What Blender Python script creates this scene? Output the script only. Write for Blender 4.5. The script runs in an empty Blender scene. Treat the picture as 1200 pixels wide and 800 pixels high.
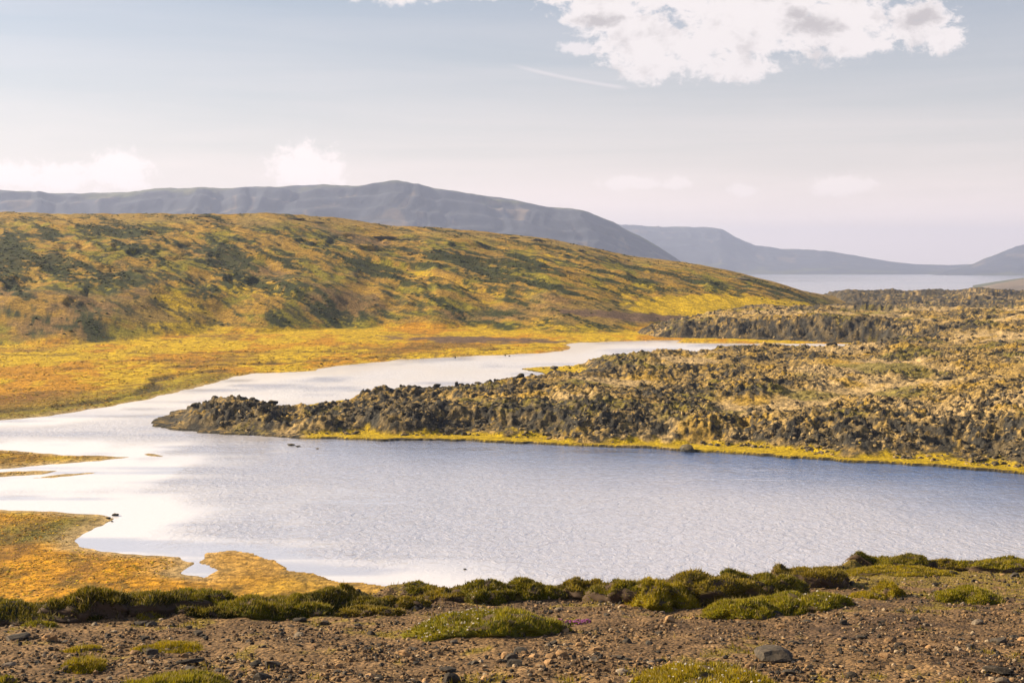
import bpy, math, random
import numpy as np
R = math.radians
random.seed(7); rng = np.random.default_rng(7)
scene = bpy.context.scene
C = scene.collection

# ------------------------------------------------------------------ camera
H = 20.0                      # eye height above the lake
F = 1648.0                    # focal length for a 1200 px wide frame
PITCH = math.atan(88 / F)
cd = bpy.data.cameras.new('camera'); cam = bpy.data.objects.new('camera', cd); C.objects.link(cam)
cam.location = (0, 0, H); cam.rotation_euler = (math.pi/2 - PITCH, 0, 0)
cd.sensor_width = 36; cd.lens = F / 1200 * 36
cd.clip_start = 0.1; cd.clip_end = 60000
scene.camera = cam

# ------------------------------------------------------------------ light and exposure
SUN_AZ, SUN_EL = -72.0, 26.0  # degrees left of the view direction, above the horizon
SUN_STRENGTH, SKY_STRENGTH, EXPOSURE = 5.0, 0.05, 1.08
sc_v = scene.view_settings
sc_v.view_transform = 'Standard'; sc_v.look = 'None'; sc_v.gamma = 1; sc_v.exposure = EXPOSURE
sc_v.use_curve_mapping = False
sd = bpy.data.lights.new('sun', 'SUN'); sun = bpy.data.objects.new('sun', sd); C.objects.link(sun)
sd.energy = SUN_STRENGTH; sd.angle = R(0.6); sd.color = (1.0, 0.83, 0.56)
sv = np.array([math.sin(R(SUN_AZ))*math.cos(R(SUN_EL)), math.cos(R(SUN_AZ))*math.cos(R(SUN_EL)), math.sin(R(SUN_EL))])
from mathutils import Vector, Matrix, Euler
sun.rotation_euler = Vector(tuple(sv)).to_track_quat('Z', 'Y').to_euler()
sun.location = (-200, 60, 200)

def lin(r, g, b):
    f = lambda c: c/255/12.92 if c/255 <= .04045 else ((c/255+.055)/1.055)**2.4
    return (f(r), f(g), f(b))

class NT:
    """small helper for node trees"""
    def __init__(s, tree): s.t = tree; s.n = tree.nodes; s.l = tree.links
    def new(s, kind, **kw):
        n = s.n.new('ShaderNode' + kind)
        for k, v in kw.items():
            setattr(n, k, v)
        return n
    def set(s, sock, v):
        if hasattr(v, 'is_linked') or hasattr(v, 'links'): s.l.new(v, sock)
        else: sock.default_value = v
    def math(s, op, a, b=0.0, c=None, clamp=False):
        n = s.new('Math', operation=op, use_clamp=clamp); s.set(n.inputs[0], a); s.set(n.inputs[1], b)
        if c is not None: s.set(n.inputs[2], c)
        return n.outputs[0]
    def vmath(s, op, a, b=None, c=None):
        n = s.new('VectorMath', operation=op); s.set(n.inputs[0], a)
        if b is not None: s.set(n.inputs[1], b)
        if c is not None: s.set(n.inputs[2], c)
        return n.outputs[1] if op in ('LENGTH', 'DOT_PRODUCT', 'DISTANCE') else n.outputs[0]
    def smooth(s, x, lo, hi, to0=0.0, to1=1.0):
        n = s.new('MapRange', interpolation_type='SMOOTHSTEP'); s.set(n.inputs[0], x)
        for i, v in enumerate((lo, hi, to0, to1)): s.set(n.inputs[1+i], v)
        return n.outputs[0]
    def noise(s, vec, scale, detail=4, rough=.55, dist=0.0, out='Fac'):
        n = s.new('TexNoise'); s.set(n.inputs['Vector'], vec); s.set(n.inputs['Scale'], scale)
        s.set(n.inputs['Detail'], detail); s.set(n.inputs['Roughness'], rough); s.set(n.inputs['Distortion'], dist)
        return n.outputs[out]
    def mix(s, fac, a, b, mode='MIX'):
        n = s.new('Mix', data_type='RGBA', blend_type=mode, clamp_factor=True); s.set(n.inputs['Factor'], fac)
        for sock, v in ((n.inputs[6], a), (n.inputs[7], b)):
            s.set(sock, tuple(v) + (1,) if isinstance(v, tuple) and len(v) == 3 else v)
        return n.outputs[2]
    def combine(s, x, y, z):
        n = s.new('CombineXYZ'); [s.set(n.inputs[i], v) for i, v in enumerate((x, y, z))]; return n.outputs[0]

# ------------------------------------------------------------------ sky
world = bpy.data.worlds.new('World'); scene.world = world; world.use_nodes = True
w = NT(world.node_tree); w.n.clear()
sky = w.new('TexSky', sky_type='NISHITA', sun_disc=False)
sky.sun_elevation = R(SUN_EL); sky.sun_rotation = R(SUN_AZ); sky.altitude = 50
sky.air_density = 1.0; sky.dust_density = 1.0; sky.ozone_density = 1.2
dirv = w.new('TexCoord').outputs['Generated']
sx = w.new('SeparateXYZ'); w.l.new(dirv, sx.inputs[0]); DX, DY, DZ = sx.outputs
az = w.math('MULTIPLY', w.math('ARCTAN2', DX, DY), 57.2958)
el = w.math('MULTIPLY', w.math('ARCSINE', DZ), 57.2958)
P = w.combine(az, el, 0.0)
def sk(u, v): return (math.degrees(math.atan((u-600)/F)), (312-v)/F*57.2958)
PX = 57.2958/F
# warped position for ragged cloud outlines
wn = w.noise(w.vmath('MULTIPLY', P, (1.0, 1.5, 1.0)), 0.55, 9, .62, 0, 'Color')
Pw = w.vmath('ADD', P, w.vmath('MULTIPLY', w.vmath('SUBTRACT', wn, (.5, .5, .5)), (.85, .7, 0)))
def cloud_field(blobs, pos):
    cur = None
    for u, v, ru, rv in blobs:
        a, e = sk(u, v); ra, re = ru*PX, rv*PX
        d = w.vmath('LENGTH', w.vmath('MULTIPLY_ADD', pos, (1/ra, 1/re, 0), (-a/ra, -e/re, 0)))
        cur = d if cur is None else w.math('SMOOTH_MIN', cur, d, .25)
    return cur
big = [(655, 0, 34, 13), (705, 22, 52, 26), (745, 50, 55, 34), (765, 78, 42, 24), (840, 62, 75, 36), (885, 25, 95, 48), (860, 88, 50, 15),
       (965, 35, 75, 44), (1000, 62, 45, 18), (1070, 42, 42, 26), (1102, 62, 24, 16), (800, -5, 170, 30), (930, -10, 130, 40),
       (475, -1, 62, 15), (560, -3, 60, 11), (205, -4, 40, 10)]
low = [(12, 212, 36, 15), (75, 212, 38, 17), (142, 206, 38, 22), (360, 200, 44, 29), (735, 216, 36, 9), (792, 216, 16, 9),
       (985, 220, 36, 12), (870, 226, 16, 7), (675, 62, 20, 8)]
fb, fl = cloud_field(big, Pw), cloud_field(low, Pw)
cn_ = w.noise(w.vmath('MULTIPLY', Pw, (1.0, 1.35, 1)), 1.5, 12, .70)
ce_ = w.math('MULTIPLY', w.math('SUBTRACT', cn_, .5), 2.1)
fb = w.math('ADD', fb, ce_); fl = w.math('ADD', fl, w.math('MULTIPLY', ce_, 1.25))
db = w.smooth(fb, 1.15, .74)
dl = w.math('MULTIPLY', w.smooth(fl, 1.2, .65), .9)
# holes in the big cloud
hole = w.smooth(w.noise(w.vmath('MULTIPLY', Pw, (.8, 1.5, 1)), 1.0, 6, .6), .60, .70)
db = w.math('MULTIPLY', db, w.math('SUBTRACT', 1.0, w.math('MULTIPLY', hole, .55)))
# fair-weather cumulus over the rest of the dome, above the picture
dome = w.vmath('DIVIDE', dirv, w.combine(w.math('ADD', DZ, .15), w.math('ADD', DZ, .15), 1.0))
dn = w.noise(dome, 1.6, 8, .6)
ds = w.math('MULTIPLY', w.smooth(dn, .60, .68), w.smooth(el, 12.0, 17.0))
dens = w.math('MAXIMUM', db, ds)
# condensation trail
ca, ce = sk(588, 80); cb, ce2 = sk(735, 109)
ang = math.atan2(ce2-ce, cb-ca); ln = math.hypot(cb-ca, ce2-ce)
rel = w.vmath('SUBTRACT', P, (ca, ce, 0))
along = w.vmath('DOT_PRODUCT', rel, (math.cos(ang), math.sin(ang), 0))
across = w.vmath('DOT_PRODUCT', rel, (-math.sin(ang), math.cos(ang), 0))
across = w.math('ADD', across, w.math('MULTIPLY', w.math('POWER', w.math('DIVIDE', w.math('SUBTRACT', along, ln*.55), ln), 2.0), -.35))
trail = w.math('MULTIPLY', w.smooth(w.math('ABSOLUTE', across), .10, .02), w.math('MULTIPLY', w.smooth(along, 0, ln*.3), w.smooth(along, ln*1.02, ln*.9)))
trail = w.math('MULTIPLY', trail, .5)
# thin high veil, optically thicker towards the horizon, streaked
vs = w.noise(w.vmath('MULTIPLY', P, (.035, .5, 1)), 1.0, 6, .6, .3)
depth = w.math('DIVIDE', .068, w.math('ADD', w.math('MAXIMUM', DZ, 0.0), .008))
depth = w.math('POWER', depth, 1.65)
depth = w.math('MULTIPLY', depth, w.smooth(vs, .25, .75, .75, 1.3))
veil = w.math('SUBTRACT', 1.0, w.math('POWER', 2.71828, w.math('MULTIPLY', depth, -1.0)))
K = .71/SKY_STRENGTH
VEIL = tuple(c*K for c in (.95, .785, .725))
CLOUD = tuple(c*K for c in (.665, .615, .605))
GREY = tuple(c*K for c in (.33, .305, .31))
base = w.mix(veil, sky.outputs[0], VEIL)
shade = w.smooth(w.noise(w.vmath('MULTIPLY', Pw, (.6, .8, 1)), 1.0, 8, .62), .50, .70)
spots = w.smooth(w.math('ADD', cloud_field([(950, 42, 30, 11), (1075, 38, 20, 14), (1030, 8, 24, 7), (700, 30, 26, 8), (930, 30, 12, 8)], Pw), w.math('MULTIPLY', ce_, 1.3)), 1.5, .3)
shade = w.math('MAXIMUM', w.math('MULTIPLY', shade, .45), w.math('MULTIPLY', spots, .75))
ccol = w.mix(shade, CLOUD, GREY)
col = w.mix(trail, base, tuple(c*K for c in (.62, .57, .57)))
col = w.mix(w.math('MULTIPLY', dl, w.smooth(az, -6, 2, .8, .5)), col, tuple(c*K for c in (.90, .79, .755)))
col = w.mix(dens, col, ccol)
bg = w.new('Background'); w.l.new(col, bg.inputs[0]); bg.inputs[1].default_value = SKY_STRENGTH
wo = w.new('OutputWorld'); w.l.new(bg.outputs[0], wo.inputs[0])

scene.cycles.use_denoising = True; scene.cycles.denoising_prefilter = 'ACCURATE'
scene.cycles.use_adaptive_sampling = False
scene.cycles.max_bounces = 6; scene.cycles.volume_bounces = 0
scene.cycles.sample_clamp_indirect = 6

# ------------------------------------------------------------------ numpy tools
def hsh(ix, iy, s):
    h = (ix.astype(np.int64)*374761393 + iy.astype(np.int64)*668265263 + s*974634217) & 0xffffffff
    h = ((h ^ (h >> 13))*1274126177) & 0xffffffff
    return ((h ^ (h >> 16)) & 0xffffff)/float(0xffffff)
def perlin(x, y, s=0):
    x0 = np.floor(x); y0 = np.floor(y); fx, fy = x-x0, y-y0
    u = fx*fx*fx*(fx*(fx*6-15)+10); v = fy*fy*fy*(fy*(fy*6-15)+10)
    def g(dx, dy):
        a = hsh(x0+dx, y0+dy, s)*2*np.pi
        return np.cos(a)*(fx-dx)+np.sin(a)*(fy-dy)
    a = g(0, 0)*(1-u)+g(1, 0)*u; b = g(0, 1)*(1-u)+g(1, 1)*u
    return (a*(1-v)+b*v)*1.5
def fbm(x, y, s=0, o=4, gain=.5, lac=2.03):
    t = np.zeros_like(x); a = 1.; 
    for i in range(o):
        t += a*perlin(x, y, s+i*17); x = x*lac+3.1; y = y*lac+1.7; a *= gain
    return t
def ridged(x, y, s=0, o=3):
    t = np.zeros_like(x); a = 1.
    for i in range(o):
        t += a*(1-2*np.abs(perlin(x, y, s+i*13))); x = x*2.07; y = y*2.07; a *= .5
    return t
def worley(x, y, s=0):
    x0 = np.floor(x); y0 = np.floor(y); f1 = np.full(x.shape, 9.); f2 = f1.copy(); cid = np.zeros_like(x)
    for dx in (-1, 0, 1):
        for dy in (-1, 0, 1):
            cx, cy = x0+dx, y0+dy
            d = np.hypot(cx+hsh(cx, cy, s)-x, cy+hsh(cx, cy, s+5)-y)
            c = hsh(cx, cy, s+9)
            near = d < f1
            f2 = np.where(near, f1, np.minimum(f2, d)); cid = np.where(near, c, cid); f1 = np.where(near, d, f1)
    return f1, f2, cid
def sstep(x, a, b):
    t = np.clip((x-a)/(b-a), 0, 1); return t*t*(3-2*t)
cp, sp = math.cos(PITCH), math.sin(PITCH)
def y_of(v, z=0.):            # distance along the view at which height z shows at row v
    yc = (400-np.asarray(v, float))/F
    return (H-z)*(cp+yc*sp)/(sp-yc*cp)
def z_of(v, y):
    yc = (400-np.asarray(v, float))/F
    return H-y*(sp-yc*cp)/(cp+yc*sp)
def x_of(u, y, z=0.):
    return (np.asarray(u, float)-600)/F*(y*cp+(H-z)*sp)
def u_of(x, y, z=0.): return 600+F*x/(y*cp+(H-z)*sp)
def v_of(y, z): return 400-F*(y*sp-(H-z)*cp)/(y*cp+(H-z)*sp)
def plane_pts(px, z=0.):
    px = np.array(px, float); y = y_of(px[:, 1], z); return np.stack([x_of(px[:, 0], y, z), y], 1)
def seg_dist(X, Y, poly, closed=True):
    d = np.full(X.shape, 1e9); n = len(poly)
    for i in range(n if closed else n-1):
        a, b = poly[i], poly[(i+1) % n]; e = b-a; L = max(e@e, 1e-9)
        t = np.clip(((X-a[0])*e[0]+(Y-a[1])*e[1])/L, 0, 1)
        d = np.minimum(d, (X-a[0]-t*e[0])**2+(Y-a[1]-t*e[1])**2)
    return np.sqrt(d)
def inside(X, Y, poly):
    r = np.zeros(X.shape, bool); n = len(poly)
    for i in range(n):
        (x1, y1), (x2, y2) = poly[i], poly[(i+1) % n]
        if y1 == y2: continue
        r ^= ((y1 > Y) != (y2 > Y)) & (X < (x2-x1)*(Y-y1)/(y2-y1)+x1)
    return r
def sdist(X, Y, poly): return np.where(inside(X, Y, poly), 1, -1)*seg_dist(X, Y, poly)
def interp(u, tab, k=1, soft=0):
    t = np.array(tab, float)
    if not soft: return np.interp(u, t[:, 0], t[:, k])
    return sum(np.interp(u+o*soft, t[:, 0], t[:, k]) for o in (-1, -.6, -.25, .25, .6, 1))/6
def mixc(a, b, t): return a+(b-a)*t[..., None]
def const(c, like): return np.broadcast_to(np.array(c, float), like.shape+(3,)).copy()

# ------------------------------------------------------------------ mesh tools
def make_mesh(name, verts, faces, smooth=True, col=None):
    me = bpy.data.meshes.new(name); verts = np.asarray(verts, np.float32); faces = np.asarray(faces, np.int32)
    me.vertices.add(len(verts)); me.vertices.foreach_set('co', verts.ravel())
    k = faces.shape[1]; me.loops.add(faces.size); me.loops.foreach_set('vertex_index', faces.ravel())
    me.polygons.add(len(faces)); me.polygons.foreach_set('loop_start', np.arange(len(faces), dtype=np.int32)*k)
    me.polygons.foreach_set('use_smooth', np.full(len(faces), smooth))
    me.update(calc_edges=True)
    if col is not None:
        at = me.color_attributes.new('Col', 'FLOAT_COLOR', 'POINT')
        at.data.foreach_set('color', np.concatenate([col, np.ones((len(col), 1))], 1).astype(np.float32).ravel())
    return me
def link(name, me, mat=None, parent=None, **props):
    o = bpy.data.objects.new(name, me); C.objects.link(o)
    if mat is not None and not me.materials: me.materials.append(mat)
    if parent is not None: o.parent = parent
    for k, v in props.items(): o[k] = v
    return o
def grid_mesh(name, X, Y, Z, col=None, keep=None):
    r, c = X.shape; idx = np.arange(r*c).reshape(r, c)
    f = np.stack([idx[:-1, :-1], idx[:-1, 1:], idx[1:, 1:], idx[1:, :-1]], -1).reshape(-1, 4)
    V = np.stack([X, Y, Z], -1).reshape(-1, 3); cc = None if col is None else col.reshape(-1, 3)
    if keep is not None:
        k = keep.reshape(-1); f = f[k[f].any(1)]
        used = np.zeros(r*c, bool); used[f.ravel()] = True
        mp = np.cumsum(used)-1; f = mp[f]; V = V[used]; cc = None if cc is None else cc[used]
    return make_mesh(name, V, f, True, cc)

# ------------------------------------------------------------------ materials
def mat(name):
    m = bpy.data.materials.new(name); m.use_nodes = True; t = NT(m.node_tree); t.n.clear()
    b = t.new('BsdfPrincipled'); o = t.new('OutputMaterial'); t.l.new(b.outputs[0], o.inputs[0])
    b.inputs['Specular IOR Level'].default_value = .2
    return m, t, b
def ground_mat(name, scales, var=.35, bump=.3, bdist=.1, bscale=1., rough=.95):
    m, t, b = mat(name)
    pos = t.new('NewGeometry').outputs['Position']
    c = t.new('VertexColor', layer_name='Col').outputs[0]
    for s, a in scales:
        n = t.noise(pos, s, 5, .6)
        c = t.mix(1.0, c, t.new('CombineColor').outputs[0], 'MULTIPLY') if False else c
        k = t.smooth(n, .3, .7, 1-a, 1+a)
        c = t.vmath('MULTIPLY', c, t.combine(k, k, k))
    t.set(b.inputs['Base Color'], c); b.inputs['Roughness'].default_value = rough
    bp = t.new('Bump'); bp.inputs['Strength'].default_value = bump; bp.inputs['Distance'].default_value = bdist
    t.set(bp.inputs['Height'], t.noise(pos, bscale, 6, .65)); t.set(b.inputs['Normal'], bp.outputs[0])
    return m
M_ground = ground_mat('meadow_and_heath', [(.35, .28), (1.3, .45)], bump=1.0, bdist=.6, bscale=1.0)
M_lava = ground_mat('mossy_lava', [(.8, .25), (3.0, .4)], bump=1.0, bdist=.35, bscale=2.2)
M_mount = ground_mat('mountain_scree', [(.004, .2), (.02, .2)], bump=.6, bdist=10, bscale=.02)

# gravel slope
def gravel_material():
    m, t, b = mat('brown_gravel')
    pos = t.new('NewGeometry').outputs['Position']
    c = t.new('VertexColor', layer_name='Col').outputs[0]
    v = t.new('TexVoronoi'); t.set(v.inputs['Vector'], pos); v.inputs['Scale'].default_value = 26
    cr = t.new('SeparateColor'); t.l.new(v.outputs['Color'], cr.inputs[0])
    k = t.math('MULTIPLY', t.smooth(cr.outputs[0], 0, 1, .6, 1.4), t.smooth(t.noise(pos, 3.0, 6, .65), .3, .7, .75, 1.25))
    c = t.vmath('MULTIPLY', c, t.combine(k, k, k))
    t.set(b.inputs['Base Color'], c); b.inputs['Roughness'].default_value = .95
    h = t.math('ADD', t.math('MULTIPLY', v.outputs['Distance'], -.9), t.noise(pos, 14, 6, .7))
    bp = t.new('Bump'); bp.inputs['Strength'].default_value = .9; bp.inputs['Distance'].default_value = .025
    t.set(bp.inputs['Height'], h); t.set(b.inputs['Normal'], bp.outputs[0])
    return m
M_gravel = gravel_material()

def rock_material(name, c1, c2, moss=None, scale=6., mossamt=.6):
    m, t, b = mat(name)
    tc = t.new('TexCoord').outputs['Object']; oi = t.new('ObjectInfo').outputs['Random']
    g = t.new('NewGeometry'); pos = g.outputs['Position']
    n = t.noise(pos, scale, 6, .65)
    c = t.mix(t.smooth(n, .3, .7), c1, c2)
    k = t.smooth(oi, 0, 1, .7, 1.35); c = t.vmath('MULTIPLY', c, t.combine(k, k, k))
    if moss:
        sz = t.new('SeparateXYZ'); t.l.new(g.outputs['Normal'], sz.inputs[0])
        f = t.math('MULTIPLY', t.smooth(t.math('ADD', sz.outputs[2], t.math('MULTIPLY', t.math('SUBTRACT', n, .5), 1.0)), .25, .8), mossamt)
        c = t.mix(f, c, moss)
    t.set(b.inputs['Base Color'], c); b.inputs['Roughness'].default_value = .9
    bp = t.new('Bump'); bp.inputs['Strength'].default_value = .6; bp.inputs['Distance'].default_value = .3/scale
    t.set(bp.inputs['Height'], t.noise(pos, scale*2.5, 6, .7)); t.set(b.inputs['Normal'], bp.outputs[0])
    return m
BASALT = (.045, .042, .040)
TAN = (.36, .235, .072)
YEL = (.42, .27, .02)
M_lavarock = rock_material('dark_lava_rock', (.028, .028, .027), (.085, .075, .062), (.33, .23, .10), 2.2, .75)
M_lavabare = rock_material('bare_dark_lava', (.022, .023, .023), (.06, .055, .048), (.22, .16, .06), 2.2, .35)
M_stone = {'dark': rock_material('dark_basalt_stone', (.032, .029, .026), (.09, .07, .052), None, 22),
           'grey': rock_material('grey_stone', (.13, .10, .075), (.27, .21, .15), None, 22),
           'tan': rock_material('rusty_tan_stone', (.24, .135, .06), (.36, .22, .11), None, 22)}
def col_material(name, rough=.8, trans=0.0):
    m, t, b = mat(name); c = t.new('VertexColor', layer_name='Col').outputs[0]
    t.set(b.inputs['Base Color'], c); b.inputs['Roughness'].default_value = rough
    if trans:
        tr = t.new('BsdfTranslucent'); t.set(tr.inputs[0], c); ms = t.new('MixShader'); ms.inputs[0].default_value = trans
        t.l.new(b.outputs[0], ms.inputs[1]); t.l.new(tr.outputs[0], ms.inputs[2])
        t.l.new(ms.outputs[0], t.n['Material Output'].inputs[0])
    return m
M_blade = col_material('grass_and_moss_leaves', .6, .3)
M_heath = col_material('heath_clumps', .9)
M_pebble = col_material('pebbles', .9)
M_rubble = col_material('lava_rubble', .9)

def water_material(name, ripple, bumpd, sea=False):
    m, t, b = mat(name); t.n.remove(b)
    pos = t.new('NewGeometry').outputs['Position']
    dif = t.new('BsdfDiffuse'); dif.inputs[0].default_value = (.42, .42, .47, 1)
    gl = t.new('BsdfGlossy'); t.set(gl.inputs[0], (.97, .97, 1, 1))
    if sea: calm = t.noise(t.vmath('MULTIPLY', pos, (.0005, .001, 1)), 1.0, 4, .55)
    else:
        sc_ = t.new('SeparateColor'); t.l.new(t.new('VertexColor', layer_name='Col').outputs[0], sc_.inputs[0]); calm = sc_.outputs[0]; t.set(dif.inputs[0], t.mix(sc_.outputs[1], (.52, .50, .575), (.075, .145, .33))); t.set(dif.inputs[0], t.mix(sc_.outputs[2], t.mix(sc_.outputs[1], (.60, .57, .63), (.05, .12, .33)), (.80, .77, .80)))  # blue and pale tints: reflection and glare put into the diffuse colour
    t.set(gl.inputs['Roughness'], t.smooth(calm, 0, 1, .05, .22))
    p2 = t.vmath('MULTIPLY', pos, (1.25, .8, 1))
    h = t.math('ADD', t.noise(p2, ripple, 3, .55, .8), t.math('MULTIPLY', t.noise(pos, ripple*.22, 3, .5), 1.2))
    bp = t.new('Bump'); t.set(bp.inputs['Strength'], t.smooth(calm, 0, 1, .06, 1.0)); bp.inputs['Distance'].default_value = bumpd
    t.set(bp.inputs['Height'], h); t.set(gl.inputs['Normal'], bp.outputs[0]); t.set(dif.inputs['Normal'], bp.outputs[0])
    fr = t.new('Fresnel'); fr.inputs['IOR'].default_value = 1.33; t.set(fr.inputs['Normal'], bp.outputs[0])
    f = t.smooth(fr.outputs[0], 0.02, .40, .22, .70)
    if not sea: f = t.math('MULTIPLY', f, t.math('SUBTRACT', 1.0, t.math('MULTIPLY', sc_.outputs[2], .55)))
    ms = t.new('MixShader'); t.set(ms.inputs[0], f); t.l.new(dif.outputs[0], ms.inputs[1]); t.l.new(gl.outputs[0], ms.inputs[2])
    t.l.new(ms.outputs[0], t.n['Material Output'].inputs[0])
    return m
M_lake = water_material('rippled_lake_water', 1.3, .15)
M_sea = water_material('fjord_water', .3, .15, True)

# ------------------------------------------------------------------ ground: lake bed, flats, hill
LAKE = [(-250, 508), (0, 492), (60, 487), (130, 476), (200, 461), (250, 448), (270, 442.5), (300, 437.5), (372, 434.5), (383, 430), (470, 421.5),
        (560, 417), (640, 413.5), (662, 410.5), (668, 407), (664, 404), (672, 402), (745, 399.5), (790, 398.6), (800, 399.6), (788, 401.6), (830, 402.3), (900, 402.6),
        (1000, 403), (1050, 404), (1800, 404), (1800, 800), (900, 800), (520, 705), (470, 691), (440, 686), (400, 681), (372, 671), (335, 668),
        (322, 657), (300, 647), (270, 645.5), (244, 648), (240, 657), (254, 668), (240, 675.5), (210, 672), (219, 660), (209, 652.5), (150, 649.5),
        (97, 641.5), (84, 633.5), (98, 623), (122, 615.5), (138, 607), (115, 603), (60, 600), (0, 597), (-250, 592)]
ISLES = [[(-250, 520), (0, 527), (40, 530), (80, 533), (120, 534), (154, 535.3), (132, 538.5), (100, 541), (50, 545.5), (0, 549.5), (-250, 560)],
         [(-100, 554), (0, 553), (40, 551.5), (68, 551.5), (50, 556.2), (0, 558.5), (-100, 561)],
         [(25, 561), (60, 557.2), (110, 552.6), (128, 551.2), (110, 554.6), (60, 559.4)],
         [(160, 532), (175, 530.5), (190, 533.8), (202, 535.6), (180, 534.4)]]
LAKEw = plane_pts(LAKE); ISLw = [plane_pts(i) for i in ISLES]
RIDGE = [(-250, 250, 640), (0, 250, 650), (150, 252, 660), (330, 251, 670), (400, 257, 690), (450, 265, 700), (540, 270, 700), (640, 280, 710), (700, 293, 710),
         (740, 302, 700), (800, 308.5, 690), (860, 319, 670), (920, 335, 640), (960, 349, 600), (992, 366, 550), (1030, 373, 520), (2000, 373, 520)]
BASE = [(-250, 405, 1.2), (0, 405, 1.2), (130, 404, 1.2), (220, 393, 1.3), (300, 388, 1.4), (420, 384, 1.5), (560, 381, 1.6), (640, 386, 2), (740, 381, 2.6), (800, 374, 3.4),
        (860, 371, 3.6), (920, 368, 3.0), (992, 366.5, 2), (1030, 374, 1), (2000, 374, 1)]
DITCH = [plane_pts(p) for p in (
    [(-60, 487), (0, 484.5), (60, 479), (110, 473), (160, 464), (185, 456), (180, 449), (200, 441.5), (260, 436)],
    [(145, 418.5), (220, 417), (300, 415.5), (420, 414)], [(70, 437), (100, 434.5)], [(10, 421), (85, 420.5)], [(215, 432), (330, 427), (480, 418)],
    [(150, 426), (225, 425)], [(480, 410), (515, 409)], [(555, 412), (640, 408)], [(175, 404.5), (215, 403)])]
def low_shape(X, Y):
    s = -sdist(X, Y, LAKEw)
    for p in ISLw: s = np.maximum(s, sdist(X, Y, p)*1.0)
    return s
def hill_shape(X, Y):
    u = u_of(X, Y, 10.)
    yr = interp(u, RIDGE, 2, 25); zr = z_of(interp(u, RIDGE, 1, 12), yr)
    zb = interp(u, BASE, 2, 60); wob = fbm(X/40, Y*0+3.3, 77, 3)*3; yb = y_of(interp(u, BASE, 1, 60)+wob, zb)
    yr = np.maximum(yr, yb+110)
    t = (Y-yb)/(yr-yb)
    S = np.where(t < 0, 0, np.where(t < 1, t*(1.12-.12*t), 1-(t-1)*.35))
    return zb+(zr-zb)*S, t, zb
def ground_h(X, Y, full=False):
    s = low_shape(X, Y)
    s = s+fbm(X/5, Y/9, 3, 3)*.9*np.clip(Y/200, .5, 1.6)+fbm(X/1.6, Y/3, 8, 2)*.3
    hz, t, zb = hill_shape(X, Y)
    low = np.minimum(np.minimum(.07*s, .22+.012*s), zb)
    mud = sstep(v_of(Y, 0.), 638, 648)*sstep(u_of(X, Y), 215, 245)
    low = low*(1-.8*mud)+mud*(fbm(X/2.6, Y/5, 95, 4, .6)*.022+.03)
    z = np.where(s > 0, low, np.maximum(.07*s*(1-.7*mud), -2.2))
    h = np.where(t > 0, hz-zb, 0)*sstep(u_of(X, Y, 5.), 1035, 985)
    amp = np.clip(h/8, 0, 1)*sstep(t, -.02, .15)
    # gullies run downhill to the right, terracettes across
    ca, sa = math.cos(R(-62)), math.sin(R(-62))
    A, B = X*ca+Y*sa, -X*sa+Y*ca
    wx = fbm(X/60, Y/60, 21, 3)*22
    gul = ridged((B+wx)/34, A/150, 31, 3); gul = np.where(gul < .1, .1-.35*np.log1p((.1-np.minimum(gul, .1))/.35), gul)
    ter = fbm(X/22+wx/30, Y/30, 41, 5, .55)
    knob = ridged(X/13, Y/17, 51, 3)
    fine = ridged((X*.88+Y*.48+wx*.5)/9, (X*.48-Y*.88)/60, 35, 3)
    rel = (gul*1.15+ter*.32+knob*.05+fine*.45)*amp*(1-.6*sstep(t, .75, .98))
    z = np.where(s > 0, z+np.where(t > 0, h+rel, 0)+fbm(X/7, Y/12, 61, 3)*.10*np.clip(s/10, 0, 1), z)
    dd = np.full(X.shape, 1e9)
    for p in DITCH: dd = np.minimum(dd, seg_dist(X, Y, p, False)+fbm(X/9, Y/9, 71, 2)*1.2)
    z = np.where(s > 3, np.maximum(z-.35*sstep(dd, 1.6, .2), .04), z)
    if full: return z, s, t, gul, ter, knob, dd, h
    return z

ncol = 700
tcols = np.linspace(-.43, .43, ncol)
rows = np.concatenate([np.linspace(36, 72, 24), y_of(np.linspace(760, 398, 330)), np.linspace(y_of(398)+1.2, 760, 270), np.geomspace(775, 2800, 40)])
Yg, Tg = np.meshgrid(rows, tcols, indexing='ij'); Xg = Yg*Tg
Zg, s_, t_, gul_, ter_, knob_, dd_, h_ = ground_h(Xg, Yg, True)
# beyond the ridge the land falls to the fjord
far = sstep(Yg, 780, 1800); Zg = Zg*(1-far)+(-36)*far
ug, vg = u_of(Xg, Yg, Zg), v_of(Yg, Zg)
ORANGE, YELLOW, BROWN, PURP, DGREEN, OLIVE, SAND = (.46, .215, .006), (.52, .335, .005), (.20, .095, .018), (.145, .088, .052), (.026, .034, .005), (.23, .185, .008), (.42, .29, .13)
n1 = fbm(Xg/18, Yg/40, 101, 4); n2 = fbm(Xg/40, Yg/70, 111, 4); n3 = fbm(Xg/5, Yg/10, 121, 3); n4 = fbm(Xg/3, Yg/7, 131, 3, .6)
c = const(ORANGE, Xg)
c = mixc(c, const(YELLOW, Xg), sstep(n1+.6*n3+.35*sstep(Yg, 230, 340), -.30, .35))
c = mixc(c, const(BROWN, Xg), sstep(n2+.3*n3+.5*sstep(ug, 260, 60)*sstep(vg, 430, 465), .35, .75)*.8)
c = mixc(c, const((.21, .19, .016), Xg), sstep(seg_dist(Xg, Yg, plane_pts([(0, 493), (130, 476), (250, 447), (270, 442)]), False)+3*n3, 14, 2)*.7)
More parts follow.
